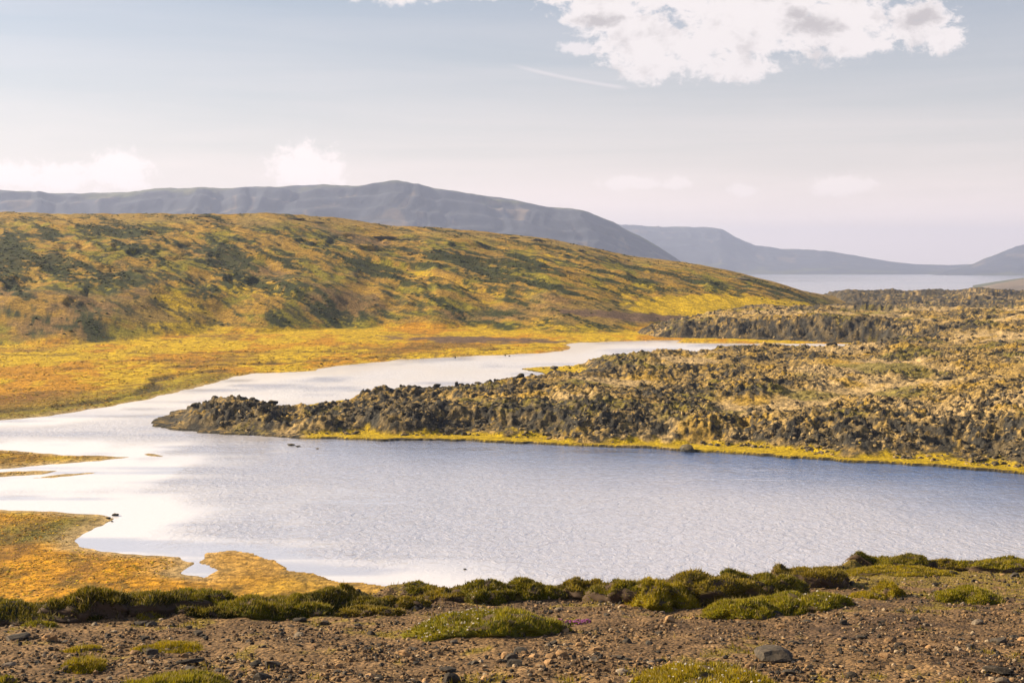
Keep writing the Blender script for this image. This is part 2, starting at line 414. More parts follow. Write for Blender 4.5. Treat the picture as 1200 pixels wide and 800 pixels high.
# near flats: greener streak towards the spit
c = mixc(c, const((.105, .115, .014), Xg), sstep(seg_dist(Xg, Yg, plane_pts([(-60, 640), (60, 626), (118, 607)]), False)+2.5*n3, 5.5, .5)*(vg > 596)*.9)
c = mixc(c, const((.33, .19, .018), Xg), (vg > 590)*.45*sstep(n2+.5*n1, -.5, .4))
c = mixc(c, const((.42, .225, .03), Xg), sstep(vg, 640, 655)*sstep(ug, 225, 265)*.75)
c = mixc(c, const((.17, .10, .012), Xg), sstep(fbm(Xg/2.2, Yg/4, 181, 3, .65)+.5*n2, .25, .7)*.75)
c = mixc(c, const(SAND, Xg), sstep(s_+.6*n3, 3.4, .1)*.9*(Yg < 200)*(1-.7*sstep(vg, 640, 655)*sstep(ug, 225, 265))+sstep(s_, 1.6, .1)*.7*(Yg >= 200))
c = mixc(c, const((.055, .04, .015), Xg), sstep(dd_, 2.2, .3)*(s_ > 3)*.85)
# hill cover
onh = sstep(t_+.04*n1, 0.0, .03)
Ag, Bg = Xg*.48-Yg*.88, Xg*.88+Yg*.48+2*n1; st1 = .85*fbm(Ag/60, Bg/7, 161, 4, .6)+.6*fbm((Xg-.3*Yg)/30, (Yg+.3*Xg)/7, 163, 4, .6); st2 = fbm(Ag/14, Bg/2.2, 171, 4, .65); hc = const((.33, .19, .022), Xg)
hc = mixc(hc, const(OLIVE, Xg), sstep(n1+.5*n3+.5*st1, -.2, .45))
hc = mixc(hc, const(YELLOW, Xg), sstep(-gul_*.35+n2*.7+n3*.35+.30*sstep(t_, .40, .0)-.28*sstep(t_, .25, .6)+.3*sstep(ug, 560, 760), .05, .5)*.85)
hc = mixc(hc, const(PURP, Xg), sstep(fbm(Xg/45, Yg/60, 141, 4)+.3*n3+.35*sstep(t_, .45, .15)*sstep(t_, .0, .1), .52, .85)*.6)
hc = mixc(hc, const((.05, .05, .014), Xg), sstep(st1*.8+st2*.7, -.02, .45)*.85)
dk = sstep(.8*fbm(Ag/110, Bg/15, 151, 4)+.3*fbm(Xg/40, Yg/50, 155, 3)+.35*n4+.45*st1+.3*st2+.3*sstep(np.abs(t_-.42), .3, .0), .12, .38)
hc = mixc(hc, const(DGREEN, Xg), dk*.92)
hc = mixc(hc, const((.33, .21, .05), Xg), sstep(t_, .72, .95)*sstep(n1+.7*n3, -.5, .2)*.8)
# bright meadow at the right foot, and in the hollow on the left
mead = np.exp(-((ug-820)/85)**2-((vg-360)/15)**2)+np.exp(-((ug-330)/110)**2-((vg-398)/14)**2)+np.exp(-((ug-900)/50)**2-((vg-362)/10)**2)
hc = mixc(hc, const(YELLOW, Xg), sstep(mead+.25*n3, .28, .5))
c = mixc(c, hc, onh)
# bare purple scree along the stream and lava rubble by the far bank
pur = np.exp(-((ug-560)/120)**2-((vg-398-(ug-560)*.02)/4.5)**2)+np.exp(-((ug-760)/120)**2-((vg-372-(ug-760)*.07)/6)**2)
c = mixc(c, const(PURP, Xg), sstep(pur+.35*n3, .4, .65))
keep = (Zg > -.8)
me = grid_mesh('ground', Xg, Yg, Zg, c, keep)
ground = link('ground', me, M_ground, kind='structure')

# ------------------------------------------------------------------ lava field and peninsula
LAVA = [(183, 497), (188, 501), (205, 504.5), (260, 508.5), (330, 512), (358, 514), (450, 516.5), (500, 516), (560, 517), (640, 521), (720, 524), (800, 528),
        (860, 531), (950, 538), (1040, 543), (1130, 549), (1200, 555), (1400, 580), (1900, 640), (1900, 333), (935, 333), (950, 345), (985, 364), (930, 368), (860, 374),
        (800, 382), (745, 387), (738, 393), (760, 396.5), (800, 397.5), (840, 398.3), (900, 400), (960, 402), (1020, 402.8), (1046, 405), (1000, 413), (950, 417), (860, 420), (780, 423),
        (700, 428), (660, 430), (640, 430), (613, 432.5), (640, 438.5), (652, 443), (640, 447), (612, 452), (560, 458), (500, 461), (430, 467), (370, 474), (332, 487), (320, 487),
        (300, 480), (260, 477), (225, 477), (205, 484), (190, 491)]
LAVAw = plane_pts(LAVA)
PLAT = [(183, 1.3), (225, 1.9), (300, 1.9), (318, 1.4), (330, .8), (372, 1.4), (430, 1.8), (520, 2.1), (600, 2.2), (640, 2.3), (780, 2.3), (950, 2.6), (1100, 3.2), (1250, 4.0), (1900, 4)]
PLATF = [(738, 1.2), (790, 3.2), (850, 5.0), (900, 5.8), (1000, 5.6), (1060, 5.0), (1130, 5.2), (1200, 6.0), (1900, 6)]
def lava_h(X, Y, full=False):
    sd = sdist(X, Y, LAVAw)
    s = sd+fbm(X/4, Y/4, 203, 3)*.9
    u = u_of(X, Y, 3.)
    near = interp(u, PLAT); farz = interp(u, PLATF)
    k = sstep(Y, 318, 372); k2 = sstep(Y, 450, 600)
    p = near*(1-k)+farz*k
    fz = 3.0+1.0*sstep(Y, 650, 850)+3.6*np.exp(-((Y-760)/90)**2-((u-1155)/38)**2)+1.6*np.exp(-((Y-800)/90)**2-((u-1035)/40)**2)
    p = p*(1-k2)+fz*k2
    spit = np.exp(-((u-650)/42)**2-((Y-262)/16)**2)+np.exp(-((u-712)/28)**2-((Y-246)/7)**2)
    slope = np.where(Y > 345, .42, .32)
    strip = np.where(Y < 345, 1.6+2.9*sstep(u, 330, 430)*np.clip(.9+1.3*fbm(X/16, Y/16, 207, 2), .05, 1.4), 1.6)
    G = .22+np.where(s > strip, (s-strip)*slope, 0)
    base = np.minimum(p, G)-np.log1p(np.exp(-np.abs(p-G)*1.6))/2.2*(s > 2)
    base = base*(1-.8*np.clip(spit, 0, 1))
    a = sstep(s, strip, strip+4)*(1-.85*np.clip(spit, 0, 1))
    smooth = sstep(fbm(X/24, Y/26, 222, 3), -.05, .45)*sstep(s, 12, 24)     # mossy, less broken hollows
    smooth = np.maximum(smooth, .95*np.exp(-((Y-197-.06*(u-1000))/13)**2)*sstep(u, 900, 1030))
    hum = fbm(X/19, Y/24, 231, 4)*1.15*np.clip(Y/250, .6, 1.7)
    wx = fbm(X/3, Y/3, 241, 2)*.8
    f1, f2, cid = worley((X+wx)/2.9, (Y-wx)/2.9, 251)
    blk = (cid**2.0)*1.1*sstep(f2-f1, .0, .38)*np.clip(1.15-f1, 0, 1)
    g1, g2, gid = worley((X-wx)/.95, (Y+wx)/1.15, 261)
    blk2 = gid**1.4*.55*sstep(g2-g1, 0, .4)
    rg = ridged(X/7.5, Y/7.5, 271, 3)*.5
    cr = ridged(X/3.1+wx*.2, Y/3.6, 281, 3)*.26+ridged(X/1.15, Y/1.4, 291, 2)*.17
    z = base+a*(hum*.8+(blk*.42+blk2*.55+rg*.8+cr*1.25)*(1-.62*smooth)-.35)
    z = np.where(s > 0, np.maximum(z, np.minimum(.16+.0*s, .10*s)), .12*s)
    fall = sstep(Y, 860, 1250); z = z*(1-fall)-36*fall
    if full: return z, s, smooth, strip, blk2, cid, gid, spit, hum
    return z
lrows = np.concatenate([np.arange(126, 215, .33), np.arange(215, 322, .62), np.arange(322, 450, 1.0), np.geomspace(451, 1560, 110)])
lcols = np.linspace(-.265, .405, 760)
Yl, Tl = np.meshgrid(lrows, lcols, indexing='ij'); Xl = Yl*Tl
Zl, sl, sml, strl, bk2, cid, gid, spit, huml = lava_h(Xl, Yl, True)
gy, gx = np.gradient(Zl); dyr = np.gradient(Yl, axis=0); dxr = np.gradient(Xl, axis=1)
steep = np.hypot(gx/dxr, gy/dyr)
m1 = fbm(Xl/9, Yl/12, 301, 4); m2 = fbm(Xl/2, Yl/2.6, 311, 3); m3 = fbm(Xl/32, Yl/44, 321, 3)
c = const((.045, .041, .034), Xl)
c = mixc(c, const((.135, .10, .052), Xl), sstep(m2, -.3, .5))
m4 = fbm(Xl/.75, Yl/1.0, 351, 2, .6)
mossy = sstep(.75*m4+.42*m1+.5*m2+.45*m3+.5*sml+.38*sstep(sl, 8, 24)-.40*steep+.02-.75*sstep(Yl, 420, 540)-.25*sstep(Yl, 340, 350)*sstep(sl, 14, 5), -.15, .35)
tan = mixc(const(TAN, Xl), const((.44, .305, .14), Xl), sstep(m3+sml*.8, .1, .7))
tan = mixc(tan, const((.36, .22, .03), Xl), sstep(m1-.2*m2, .30, .6)*.8)
tan = mixc(tan, const((.15, .13, .018), Xl), sstep(fbm(Xl/14, Yl/18, 331, 3), .15, .5)*.75)
c = mixc(c, tan, mossy)
grass = sstep(sl+.3*m1, .0, .4)*sstep(sl-strl+.9*m2+.6*m1, 1.2, .2)*(Yl < 345)*sstep(strl, 1.7, 2.2)
c = mixc(c, const((.46, .31, .006), Xl), np.clip(grass+sstep(spit, .35, .6), 0, 1)*.95)
c = mixc(c, const((.045, .04, .03), Xl), sstep(sl, .35, .05)*.9)
me = grid_mesh('lava_field', Xl, Yl, Zl, c, Zl > -.5)
lava = link('lava_field', me, M_lava, kind='structure')

# ------------------------------------------------------------------ gravel slope in the foreground
EDGE = [(-250, 730), (0, 724), (120, 722), (250, 721), (330, 718), (400, 708), (460, 696), (520, 699), (600, 698), (720, 698), (800, 700), (880, 690), (960, 672), (1020, 664), (1100, 665), (1200, 664), (1450, 660)]
def fg_h(X, Y):
    u = u_of(X, Y, 16.)
    v = interp(u, EDGE); ang = (H-z_of(v, 1.0))
    ye = 1.55/(ang-.155)
    d = Y-ye
    z = H-1.55-.155*Y
    drop = np.where(d > 5, d-.3, np.log1p(np.exp(np.clip((d-.3)/.25, -30, 30)))*.25)
    z = z-.42*drop
    near = sstep(d, 6, -1)
    z = z+np.clip(.10+.18*fbm(X/1.1, Y/2.5, 405, 3), 0, .22)*sstep(d, -.9, -.35)*sstep(d, .9, .2)
    return np.maximum(z+(fbm(X/1.6, Y/1.9, 401, 4)*.055+fbm(X/.35, Y/.4, 411, 3)*.018)*near, -2.5)
frows = np.concatenate([np.geomspace(2.5, 9, 40), np.linspace(9.1, 24, 260), np.geomspace(24.2, 62, 60)])
fcols = np.linspace(-.46, .46, 430)
Yf, Tf = np.meshgrid(frows, fcols, indexing='ij'); Xf = Yf*Tf
Zf = fg_h(Xf, Yf)
uf, vf = u_of(Xf, Yf, Zf), v_of(Yf, Zf)
k1 = fbm(Xf/.9, Yf/1.3, 421, 4); k2 = fbm(Xf/.28, Yf/.4, 431, 3); k3 = fbm(Xf/3, Yf/4, 441, 3)
c = mixc(const((.145, .086, .041), Xf), const((.21, .126, .058), Xf), sstep(k1, -.4, .4))
c = mixc(c, const((.075, .046, .029), Xf), sstep(k3+.4*k2, .15, .6)*.7)
tu = sstep(vf, 748, 700)*sstep(uf, 480, 380)*.55+sstep(vf, 705, 672)*sstep(uf, 880, 1000)*.5+sstep(vf, 725, 695)*.3
c = mixc(c, const((.19, .135, .022), Xf), sstep(.55*k1+.4*k2+tu, .25, .55)*.85)
edge_d = Yf-1.55/(H-z_of(interp(uf, EDGE), 1.0)-.155)
c = mixc(c, const((.10, .085, .02), Xf), sstep(edge_d, .6, 2.0))
slope_me = grid_mesh('gravel_slope', Xf, Yf, Zf, c)
gravel_slope = link('gravel_slope', slope_me, M_gravel, kind='structure')

# ------------------------------------------------------------------ water
wr = np.concatenate([np.linspace(40, 66, 10), y_of(np.linspace(800, 388, 150))]); wc = np.linspace(-.6, .6, 220)
Yw, Tw = np.meshgrid(wr, wc, indexing='ij'); Xw = Yw*Tw
sw = -np.maximum(low_shape(Xw, Yw), sdist(Xw, Yw, LAVAw)); swl = -low_shape(Xw, Yw)
uw = u_of(Xw, Yw)
nw = fbm(Xw/14, Yw/22, 555, 3)
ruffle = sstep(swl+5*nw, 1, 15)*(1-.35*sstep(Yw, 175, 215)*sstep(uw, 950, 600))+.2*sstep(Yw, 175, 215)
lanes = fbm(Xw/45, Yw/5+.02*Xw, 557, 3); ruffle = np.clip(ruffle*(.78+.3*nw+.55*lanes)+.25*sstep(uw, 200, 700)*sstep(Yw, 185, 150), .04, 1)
dl_ = -sdist(Xw, Yw, LAVAw)+3.5*nw; refl_band = sstep(dl_, 34, 4)*sstep(uw, 280, 480)*(.55+.45*sstep(uw, 500, 900))*(Yw < 185)  # blue band along the lava bank: its reflection painted into the water colour
pale = np.clip(sstep(swl+4*nw, 14, 0)*.9*(Yw < 190)+sstep(Yw+14*nw, 165, 215)*.8+.45*sstep(uw+120*nw, 420, 120), 0, 1)*(1-refl_band)*(1-.9*sstep(lanes+.3*nw, .15, .55))  # shore, far and left water paler: glare and sky reflection put into colour
lake = link('lake', grid_mesh('lake', Xw, Yw, Yw*0, np.stack([ruffle, refl_band, pale], -1)), M_lake, kind='structure')
V = [(-5200, 900, -30), (5200, 900, -30), (7200, 12600, -30), (-7200, 12600, -30)]
sea = link('sea', make_mesh('sea', V, [(0, 1, 2, 3)], False), M_sea, kind='structure')

# ------------------------------------------------------------------ far mountains
def mountain(ridge, D, depth, seed, urange, rows_n, cols_n, zfoot, green=.3, rockcol=(.045, .052, .075), top_flat=.2):
    u = np.linspace(urange[0], urange[1], cols_n)
    tt = np.concatenate([np.linspace(-.05, 1.0, rows_n), np.linspace(1.03, 1.6, 10)])
    T, U = np.meshgrid(tt, u, indexing='ij')
    Y = D-depth*(1-T); X = (U-600)/F*Y
    rv = interp(U, ridge)
    zr = z_of(rv, D)
    zr = zr+fbm(X/160, Y*0+seed, seed, 4)*6*np.clip((zr-zfoot)/200, 0, 1)
    hgt = np.maximum(zr-zfoot, 0)
    # concave apron, cliff bands, plateau edge
    S = np.where(T < 0, T*.6, np.where(T < .55, .42*(T/.55)**1.25, np.where(T < .86, .42+.50*((T-.55)/.31), .92+.08*(T-.86)/.14)))
    S = np.where(T > 1, 1-(T-1)*.15, S)
    wob = fbm(X/500, Y/700, seed+3, 3)*140
    gl = ridged((X+wob)/230, Y/1500, seed+5, 4); fan = fbm((X+wob)/70, Y/900, seed+15, 4, .6)
    Z = zfoot+hgt*(S+gl*.04*sstep(T, .02, .35)*sstep(T, 1.0, .80)+.02*np.sin(S*42+fbm(X/400, Y/400, seed+7, 2)*3)*sstep(T, .5, .6)*sstep(T, 1, .85))
    n = fbm(X/220, Y/220, seed+9, 4)
    c = mixc(const(rockcol, X), const((.20, .15, .115), X), sstep(.6*n+.8*fan-.25*gl+.25*np.sin(S*55+n*3)*(T > .5), .15, .8)*.8)
    c = mixc(c, const((.10, .105, .06), X), sstep(n+green*1.4+(T-.85)*3*(T > .7)-.9*(T < .85)*(T > .3), .2, .7))
    me = grid_mesh('mountain', X, Y, Z, c)
    return link('mountain', me, M_mount, kind='structure')
mountain([(-300, 225), (0, 222), (60, 226), (130, 227), (170, 223), (200, 220), (260, 219.5), (340, 218), (380, 217), (420, 217), (440, 214), (465, 212), (490, 215), (510, 221), (560, 228), (600, 233),
          (620, 238), (690, 249), (720, 260), (750, 277), (790, 301), (815, 318), (850, 330)], 5200, 1100, 501, (-250, 850), 110, 460, -31)
mountain([(600, 250), (700, 258), (725, 263), (780, 266), (825, 266), (845, 268), (860, 277), (885, 288), (915, 291), (950, 293), (975, 295), (1000, 299), (1040, 306), (1070, 309.5), (1110, 310.5), (1150, 309), (1300, 308)],
         10400, 1700, 601, (560, 1350), 70, 330, -31, .25)
mountain([(1090, 322), (1125, 313), (1140, 309), (1152, 303), (1172, 296), (1190, 289), (1200, 286), (1240, 274), (1300, 264), (1500, 255)], 8900, 1100, 701, (1085, 1450), 60, 200, -31, .3)
mountain([(1090, 342), (1140, 337), (1170, 331), (1200, 326), (1300, 318), (1400, 312)], 3300, 700, 801, (1085, 1400), 40, 130, -31, .5, (.2, .15, .1))

# ------------------------------------------------------------------ rocks
PHI = (1+5**.5)/2
ICO_V = np.array([(-1, PHI, 0), (1, PHI, 0), (-1, -PHI, 0), (1, -PHI, 0), (0, -1, PHI), (0, 1, PHI), (0, -1, -PHI), (0, 1, -PHI), (PHI, 0, -1), (PHI, 0, 1), (-PHI, 0, -1), (-PHI, 0, 1)])/math.hypot(1, PHI)
ICO_F = np.array([(0, 11, 5), (0, 5, 1), (0, 1, 7), (0, 7, 10), (0, 10, 11), (1, 5, 9), (5, 11, 4), (11, 10, 2), (10, 7, 6), (7, 1, 8), (3, 9, 4), (3, 4, 2), (3, 2, 6), (3, 6, 8), (3, 8, 9), (4, 9, 5), (2, 4, 11), (6, 2, 10), (8, 6, 7), (9, 8, 1)])
def subdiv(V, Fc):
    V = list(map(tuple, V)); cache = {}; out = []
    def mid(a, b):
        k = (min(a, b), max(a, b))
        if k not in cache:
            p = np.array(V[a])+np.array(V[b]); V.append(tuple(p/np.linalg.norm(p))); cache[k] = len(V)-1
        return cache[k]
    for a, b, c in Fc:
        x, y, z = mid(a, b), mid(b, c), mid(c, a); out += [(a, x, z), (b, y, x), (c, z, y), (x, y, z)]
    return np.array(V), np.array(out)
S1 = subdiv(ICO_V, ICO_F); S2 = subdiv(*S1)
def rock_mesh(name, seed, m, base=S2, cuts=9, jag=.10, squash=(1, .8, .62), smooth=False):
    r = np.random.default_rng(seed); V = base[0].copy()
    for _ in range(cuts):
        n = r.normal(size=3); n /= np.linalg.norm(n); o = r.uniform(.5, .86)
        d = V@n; V -= np.outer(np.maximum(d-o, 0), n)
    V *= 1+r.normal(size=(len(V), 1))*jag*.5
    V *= np.array(squash)*r.uniform(.85, 1.15, 3)
    V -= V.mean(0)
    V[:, 2] -= V[:, 2].min()+.38*(V[:, 2].max()-V[:, 2].min())
    lowv = V[:, 2] < 0; V[lowv, :2] *= 1.12
    V /= np.abs(V[:, :2]).max()*2         # about one unit wide
    me = make_mesh(name, V, base[1], smooth)
    me.materials.append(m); return me
def scatter_mesh(pts, size, rotz, tilt, flat, cols, seed, variants=6):
    r = np.random.default_rng(seed); N = len(pts)
    var = [ICO_V*(1+r.normal(size=(12, 1))*.22) for _ in range(variants)]
    base = np.stack(var)[r.integers(0, variants, N)]
    base = base*np.stack([np.ones(N), r.uniform(.6, 1, N), flat], 1)[:, None, :]*.5*size[:, None, None]
    cx, sx_ = np.cos(tilt)[:, None], np.sin(tilt)[:, None]
    y, z = base[..., 1]*cx-base[..., 2]*sx_, base[..., 1]*sx_+base[..., 2]*cx
    cz, sz = np.cos(rotz)[:, None], np.sin(rotz)[:, None]
    x, y = base[..., 0]*cz-y*sz, base[..., 0]*sz+y*cz
    V = np.stack([x, y, z], -1)+pts[:, None, :]
    Fc = (ICO_F[None]+(np.arange(N)*12)[:, None, None]).reshape(-1, 3)
    return V.reshape(-1, 3), Fc, np.repeat(cols, 12, 0)

def in_view(x, y, z, mg=40):
    u = u_of(x, y, z); v = v_of(y, z); return (u > -mg) & (u < 1200+mg) & (v < 800+mg)
# --- lava rocks: sample where the ground is broken
N = 90000
px = rng.uniform(150, 1260, N); py_ = 1/rng.uniform(1/420, 1/132, N)
lx = (px-600)/F*py_; ly = py_
lz, ls, lsm, lst, *_r = lava_h(lx, ly, True)
dens_ = sstep(fbm(lx/7, ly/9, 901, 3)-.7*lsm+.35*sstep(ls, 16, 5), -.1, .5)
ok = (ls > lst*.75) & (rng.random(N) < dens_*.55+.03)
lx, ly, lz, ls = lx[ok], ly[ok], lz[ok], ls[ok]
N = len(lx); size = (.2+rng.random(N)**3.2*.58)*np.clip(ly/230, 1, 1.6)
size *= np.where(ls < 3, .75, 1)
order = np.argsort(-size/ly*(1+.0*ls)); lx, ly, lz, ls, size = lx[order], ly[order], lz[order], ls[order], size[order]
vis = in_view(lx, ly, lz, 0)
pick = np.where(vis)[0][:255]; rest = np.setdiff1d(np.arange(N), pick)[:8000]
lava_meshes = {k: [rock_mesh('lava_rock', 1000+i+(50 if k == 'bare' else 0), m, S1, 6, .16, (1, .85, .66)) for i in range(8)] for k, m in (('mossy', M_lavarock), ('bare', M_lavabare))}
def put_rock(name, me, x, y, z, s, label, cat, group, rz=None, sc=(1, 1, 1), tilt=0.):
    o = link(name, me, None, None, label=label, category=cat)
    if group: o['group'] = group
    o.location = (x, y, z); o.rotation_euler = (tilt, tilt*.6, random.uniform(0, 6.28) if rz is None else rz)
    o.scale = (s*sc[0], s*sc[1], s*sc[2]); return o
LAVA_MARK = [(535, 455, 'the upright lava spike'), (240, 485, 'the peninsula tip'), (320, 490, 'the tip mound end'), (420, 490, 'the narrow peninsula neck'), (620, 470, 'the grassy inlet'),
             (680, 512, 'the small grass-strip rock'), (760, 470, 'the broad middle front'), (805, 520, 'the single waterline boulder'), (872, 420, 'the back channel'), (960, 510, 'the far grass strip'),
             (1107, 445, 'the biggest dark outcrop'), (1000, 450, 'the pale mossy flat'), (1160, 520, 'the last bank bend'), (450, 505, 'the first grass strip'), (570, 500, 'the steepest dark stretch'), (860, 480, 'the brown shoulder')]
def nearest(marks, u, v, fv=1.6):
    return min(marks, key=lambda m: (m[0]-u)**2+(fv*(m[1]-v))**2)[2]
for i in pick:
    mk = nearest(LAVA_MARK, float(u_of(lx[i], ly[i], lz[i])), float(v_of(ly[i], lz[i])))
    kind = 'mossy' if random.random() < .55 else 'bare'
    zone = ('low on the bank by ' if ls[i] < 6 else 'on the steep bank by ' if ls[i] < 14 else 'on the lava top by ')+mk
    size_w = 'large' if size[i] > .64 else 'smaller'
    lab = ('%s moss-capped lava rock %s' if kind == 'mossy' else '%s bare dark lava rock %s') % (size_w, zone)
    put_rock('lava_rock', random.choice(lava_meshes[kind]), lx[i], ly[i], lz[i]-.02*size[i], size[i]*1.15, lab, 'rock', '%s %s lava rocks %s' % (size_w, kind, zone), tilt=random.uniform(-.3, .3))
n = len(rest); rp = np.stack([lx[rest], ly[rest], lz[rest]-.02*size[rest]], 1)
cm = rng.random((n, 1)); mossf = (rng.random((n, 1)) < .3)
cc = np.where(mossf, np.array((.30, .21, .09))*(.7+.6*cm), np.array((.07, .057, .04))*(.5+1.4*cm))
Vv, Ff, Cc = scatter_mesh(rp, size[rest]*1.05, rng.uniform(0, 6.28, n), rng.normal(0, .35, n), rng.uniform(.4, .75, n), cc, 5)
link('lava_rubble', make_mesh('lava_rubble', Vv, Ff, False, Cc), M_rubble, kind='stuff', label='broken dark lava rubble strewn over the mossy lava field', category='rubble')

def hit(u, v, hf, y0, y1, n=4000):
    y = np.linspace(y0, y1, n); yc = (400-v)/F
    z = H-y*(sp-yc*cp)/(cp+yc*sp); x = (u-600)/F*(y*cp+(H-z)*sp)
    g = hf(x, y); k = np.argmax(g >= z)
    return (x[k], y[k], g[k]) if g[k] >= z[k] else None
def crest(u, y0, y1):
    y = np.linspace(y0, y1, 1500); x = (u-600)/F*(y*cp+17*sp); g = lava_h(x, y); k = np.argmax((g-H)/y)
    return x[k], y[k], g[k]
# rocks that stand out by themselves along the crest and in the water
spec = [(535, 451, 168, 240, .55, (1, .9, 2.6), 'tall thin upright lava spike standing alone on the peninsula crest'),
        (470, 457, 168, 240, .6, (1, .9, 1.8), 'short pointed lava rock on the low western part of the peninsula crest'),
        (512, 455, 168, 240, 1.3, (1.2, .9, 1.0), 'broad knobbly dark lava block just west of the upright spike'),
        (561, 457, 168, 240, 1.2, (1.3, .9, .7), 'low rounded dark lava block just east of the upright spike'),
        (580, 453, 168, 240, .6, (1, 1, 1.1), 'small dark lava knob on the peninsula crest before the inlet'),
        (610, 447, 168, 250, 1.6, (1.2, 1, .9), 'large dark lava block on the crest beside the grassy inlet'),
        (650, 440, 200, 270, 1.5, (1.3, 1, .8), 'wide dark lava block at the inner end of the small inlet'),
        (872, 412, 230, 330, 1.2, (1.4, 1, .9), 'dark lava block on the crest in front of the back channel'),
        (975, 407, 230, 330, 2.0, (1.4, 1, 1.1), 'double-headed dark lava block where the back channel narrows'),
        (228, 472, 160, 200, 1.1, (1.4, 1, .9), 'blunt dark lava crag on top of the peninsula tip'),
        (252, 471, 160, 200, 1.1, (1, 1, 1.1), 'small dark lava knob on the mound at the peninsula tip'),
        (296, 473, 160, 200, 1.2, (1.1, 1, 1.0), 'dark lava knob in the middle of the tip mound crest'),
        (319, 477, 160, 200, 1.5, (1.2, 1, 1.0), 'dark lava crag at the eastern end of the tip mound'),
        (1107, 440, 150, 260, 2.6, (1.7, 1, .8), 'biggest dark lava outcrop on the pale mossy flat'),
        (805, 524, 120, 190, 1.7, (1.25, 1, 1.35), 'single dark boulder on the grassy strip at the waterline'),
        (680, 520, 120, 190, .9, (1.3, 1, .7), 'small dark rock in the yellow waterside grass strip')]
for u, v, a, b, s, scl, lab in spec:
    p = crest(u, a, b) if ('crest' in lab or 'spike' in lab or 'tip' in lab or 'channel' in lab or 'inlet' in lab) else hit(u, v+3, lava_h, a, b)
    put_rock('lava_rock', lava_meshes['bare'][int(u) % 8], p[0], p[1], p[2]+(.1*s if 'spike' in lab else -.12*s*scl[2]), s*(1 if 'spike' in lab or v > 500 else .9), lab, 'rock', None, rz=u*.1, sc=(scl[0], scl[1], scl[2]*(1 if 'spike' in lab else .85)))
for u, v, s, scl, lab in [(135, 604, .5, (1.2, 1, .8), 'dark boulder in the water off the grassy spit'), (127, 608, .4, (1, 1, .7), 'small stone in the shallows beside the spit boulder'), (131, 611, .3, (1, 1, .6), 'tiny wet stone standing just off the spit shore'),
                           (341, 522, .7, (1.5, .7, .5), 'low dark rock breaking the surface below the peninsula'), (349, 523.5, .6, (1.6, .6, .35), 'flat wet rock awash beside the low lake rock'),
                           (372, 526, .4, (1.2, .7, .4), 'tiny rock awash in open water below the peninsula'), (545, 667, .25, (1, 1, .8), 'tiny dark stone alone in the open lake'),
                           (592, 417, .55, (.8, .8, 1.7), 'upright dark stone on the far orange shore, the taller of two'), (597, 417.5, .5, (1, .9, .9), 'squat dark stone beside the taller one on the far shore'),
                           (533.5, 419.5, .5, (.7, .7, 1.7), 'lone upright brown stone on the far orange shore')]:
    y = float(y_of(v)); put_rock('shore_rock' if v < 420 or u < 140 else 'lake_rock', lava_meshes['bare'][int(u) % 8], float(x_of(u, y)), y, .12*s+max(0, float(ground_h(np.array([float(x_of(u, y))]), np.array([y]))[0])), s, lab, 'rock', None, sc=scl)

# --- heath clumps on the hill (uncountable ground cover)
N = 26000
hu = rng.uniform(-60, 1000, N); hy = rng.uniform(345, 735, N); hx = (hu-600)/F*hy
hz, hs, ht, hg, hter, hk, hd, hh = ground_h(hx, hy, True)
hn = .8*fbm((hx*.48-hy*.88)/110, (hx*.88+hy*.48)/15, 151, 4)+.45*fbm((hx*.48-hy*.88)/60, (hx*.88+hy*.48)/7, 161, 4, .6)+.3*sstep(np.abs(ht-.42), .3, .0)
hm = np.exp(-((u_of(hx, hy, hz)-820)/85)**2-((v_of(hy, hz)-360)/15)**2)
okh = (ht > .03) & (ht < 1.05) & (hm < .35) & (rng.random(N) < sstep(hn, .1, .7)+.04)
hx, hy, hz = hx[okh][:10000], hy[okh][:10000], hz[okh][:10000]; n = len(hx)
cm = rng.random((n, 1)); cc = np.array((.030, .040, .006))*(.6+cm)+np.array((.05, .03, .004))*(rng.random((n, 1)) < .3)
Vv, Ff, Cc = scatter_mesh(np.stack([hx, hy, hz+.05], 1), rng.uniform(.5, 1.5, n), rng.uniform(0, 6.28, n), rng.normal(0, .1, n), rng.uniform(.18, .4, n), cc, 11)
link('heath', make_mesh('heath', Vv, Ff, True, Cc), M_heath, kind='stuff', label='dark heath clumps spread over the grassy hillside', category='heath')
# --- tufts on the marshy flats (uncountable ground cover)
N = 40000
tv = rng.uniform(404, 720, N); ty = y_of(tv); tu_ = rng.uniform(-40, 690, N); tx = x_of(tu_, ty)
tz, ts, tt_, *_q = ground_h(tx, ty, True)
okt = (ts > 1.0) & (tt_ < .02) & (rng.random(N) < .25+.75*sstep(fbm(tx/6, ty/11, 183, 3), -.2, .4)) & (tv < 712) & ~((tv > 640) & (tu_ > 222))
tx, ty, tz = tx[okt][:7000], ty[okt][:7000], tz[okt][:7000]; n = len(tx)
pal = np.array([(.44, .21, .008), (.50, .32, .006), (.26, .13, .015), (.14, .095, .012), (.34, .22, .010)])
cc = pal[rng.choice(5, n, p=[.28, .26, .22, .12, .12])]*rng.uniform(.7, 1.15, (n, 1))
Vv, Ff, Cc = scatter_mesh(np.stack([tx, ty, tz], 1), rng.uniform(.12, .36, n)*np.clip(ty/120, .8, 2.2), rng.uniform(0, 6.28, n), rng.normal(0, .1, n), rng.uniform(.15, .35, n), cc, 13)
link('marsh_grass', make_mesh('marsh_grass', Vv, Ff, True, Cc), M_heath, kind='stuff', label='low orange and yellow grass tufts on the marshy flats', category='grass')
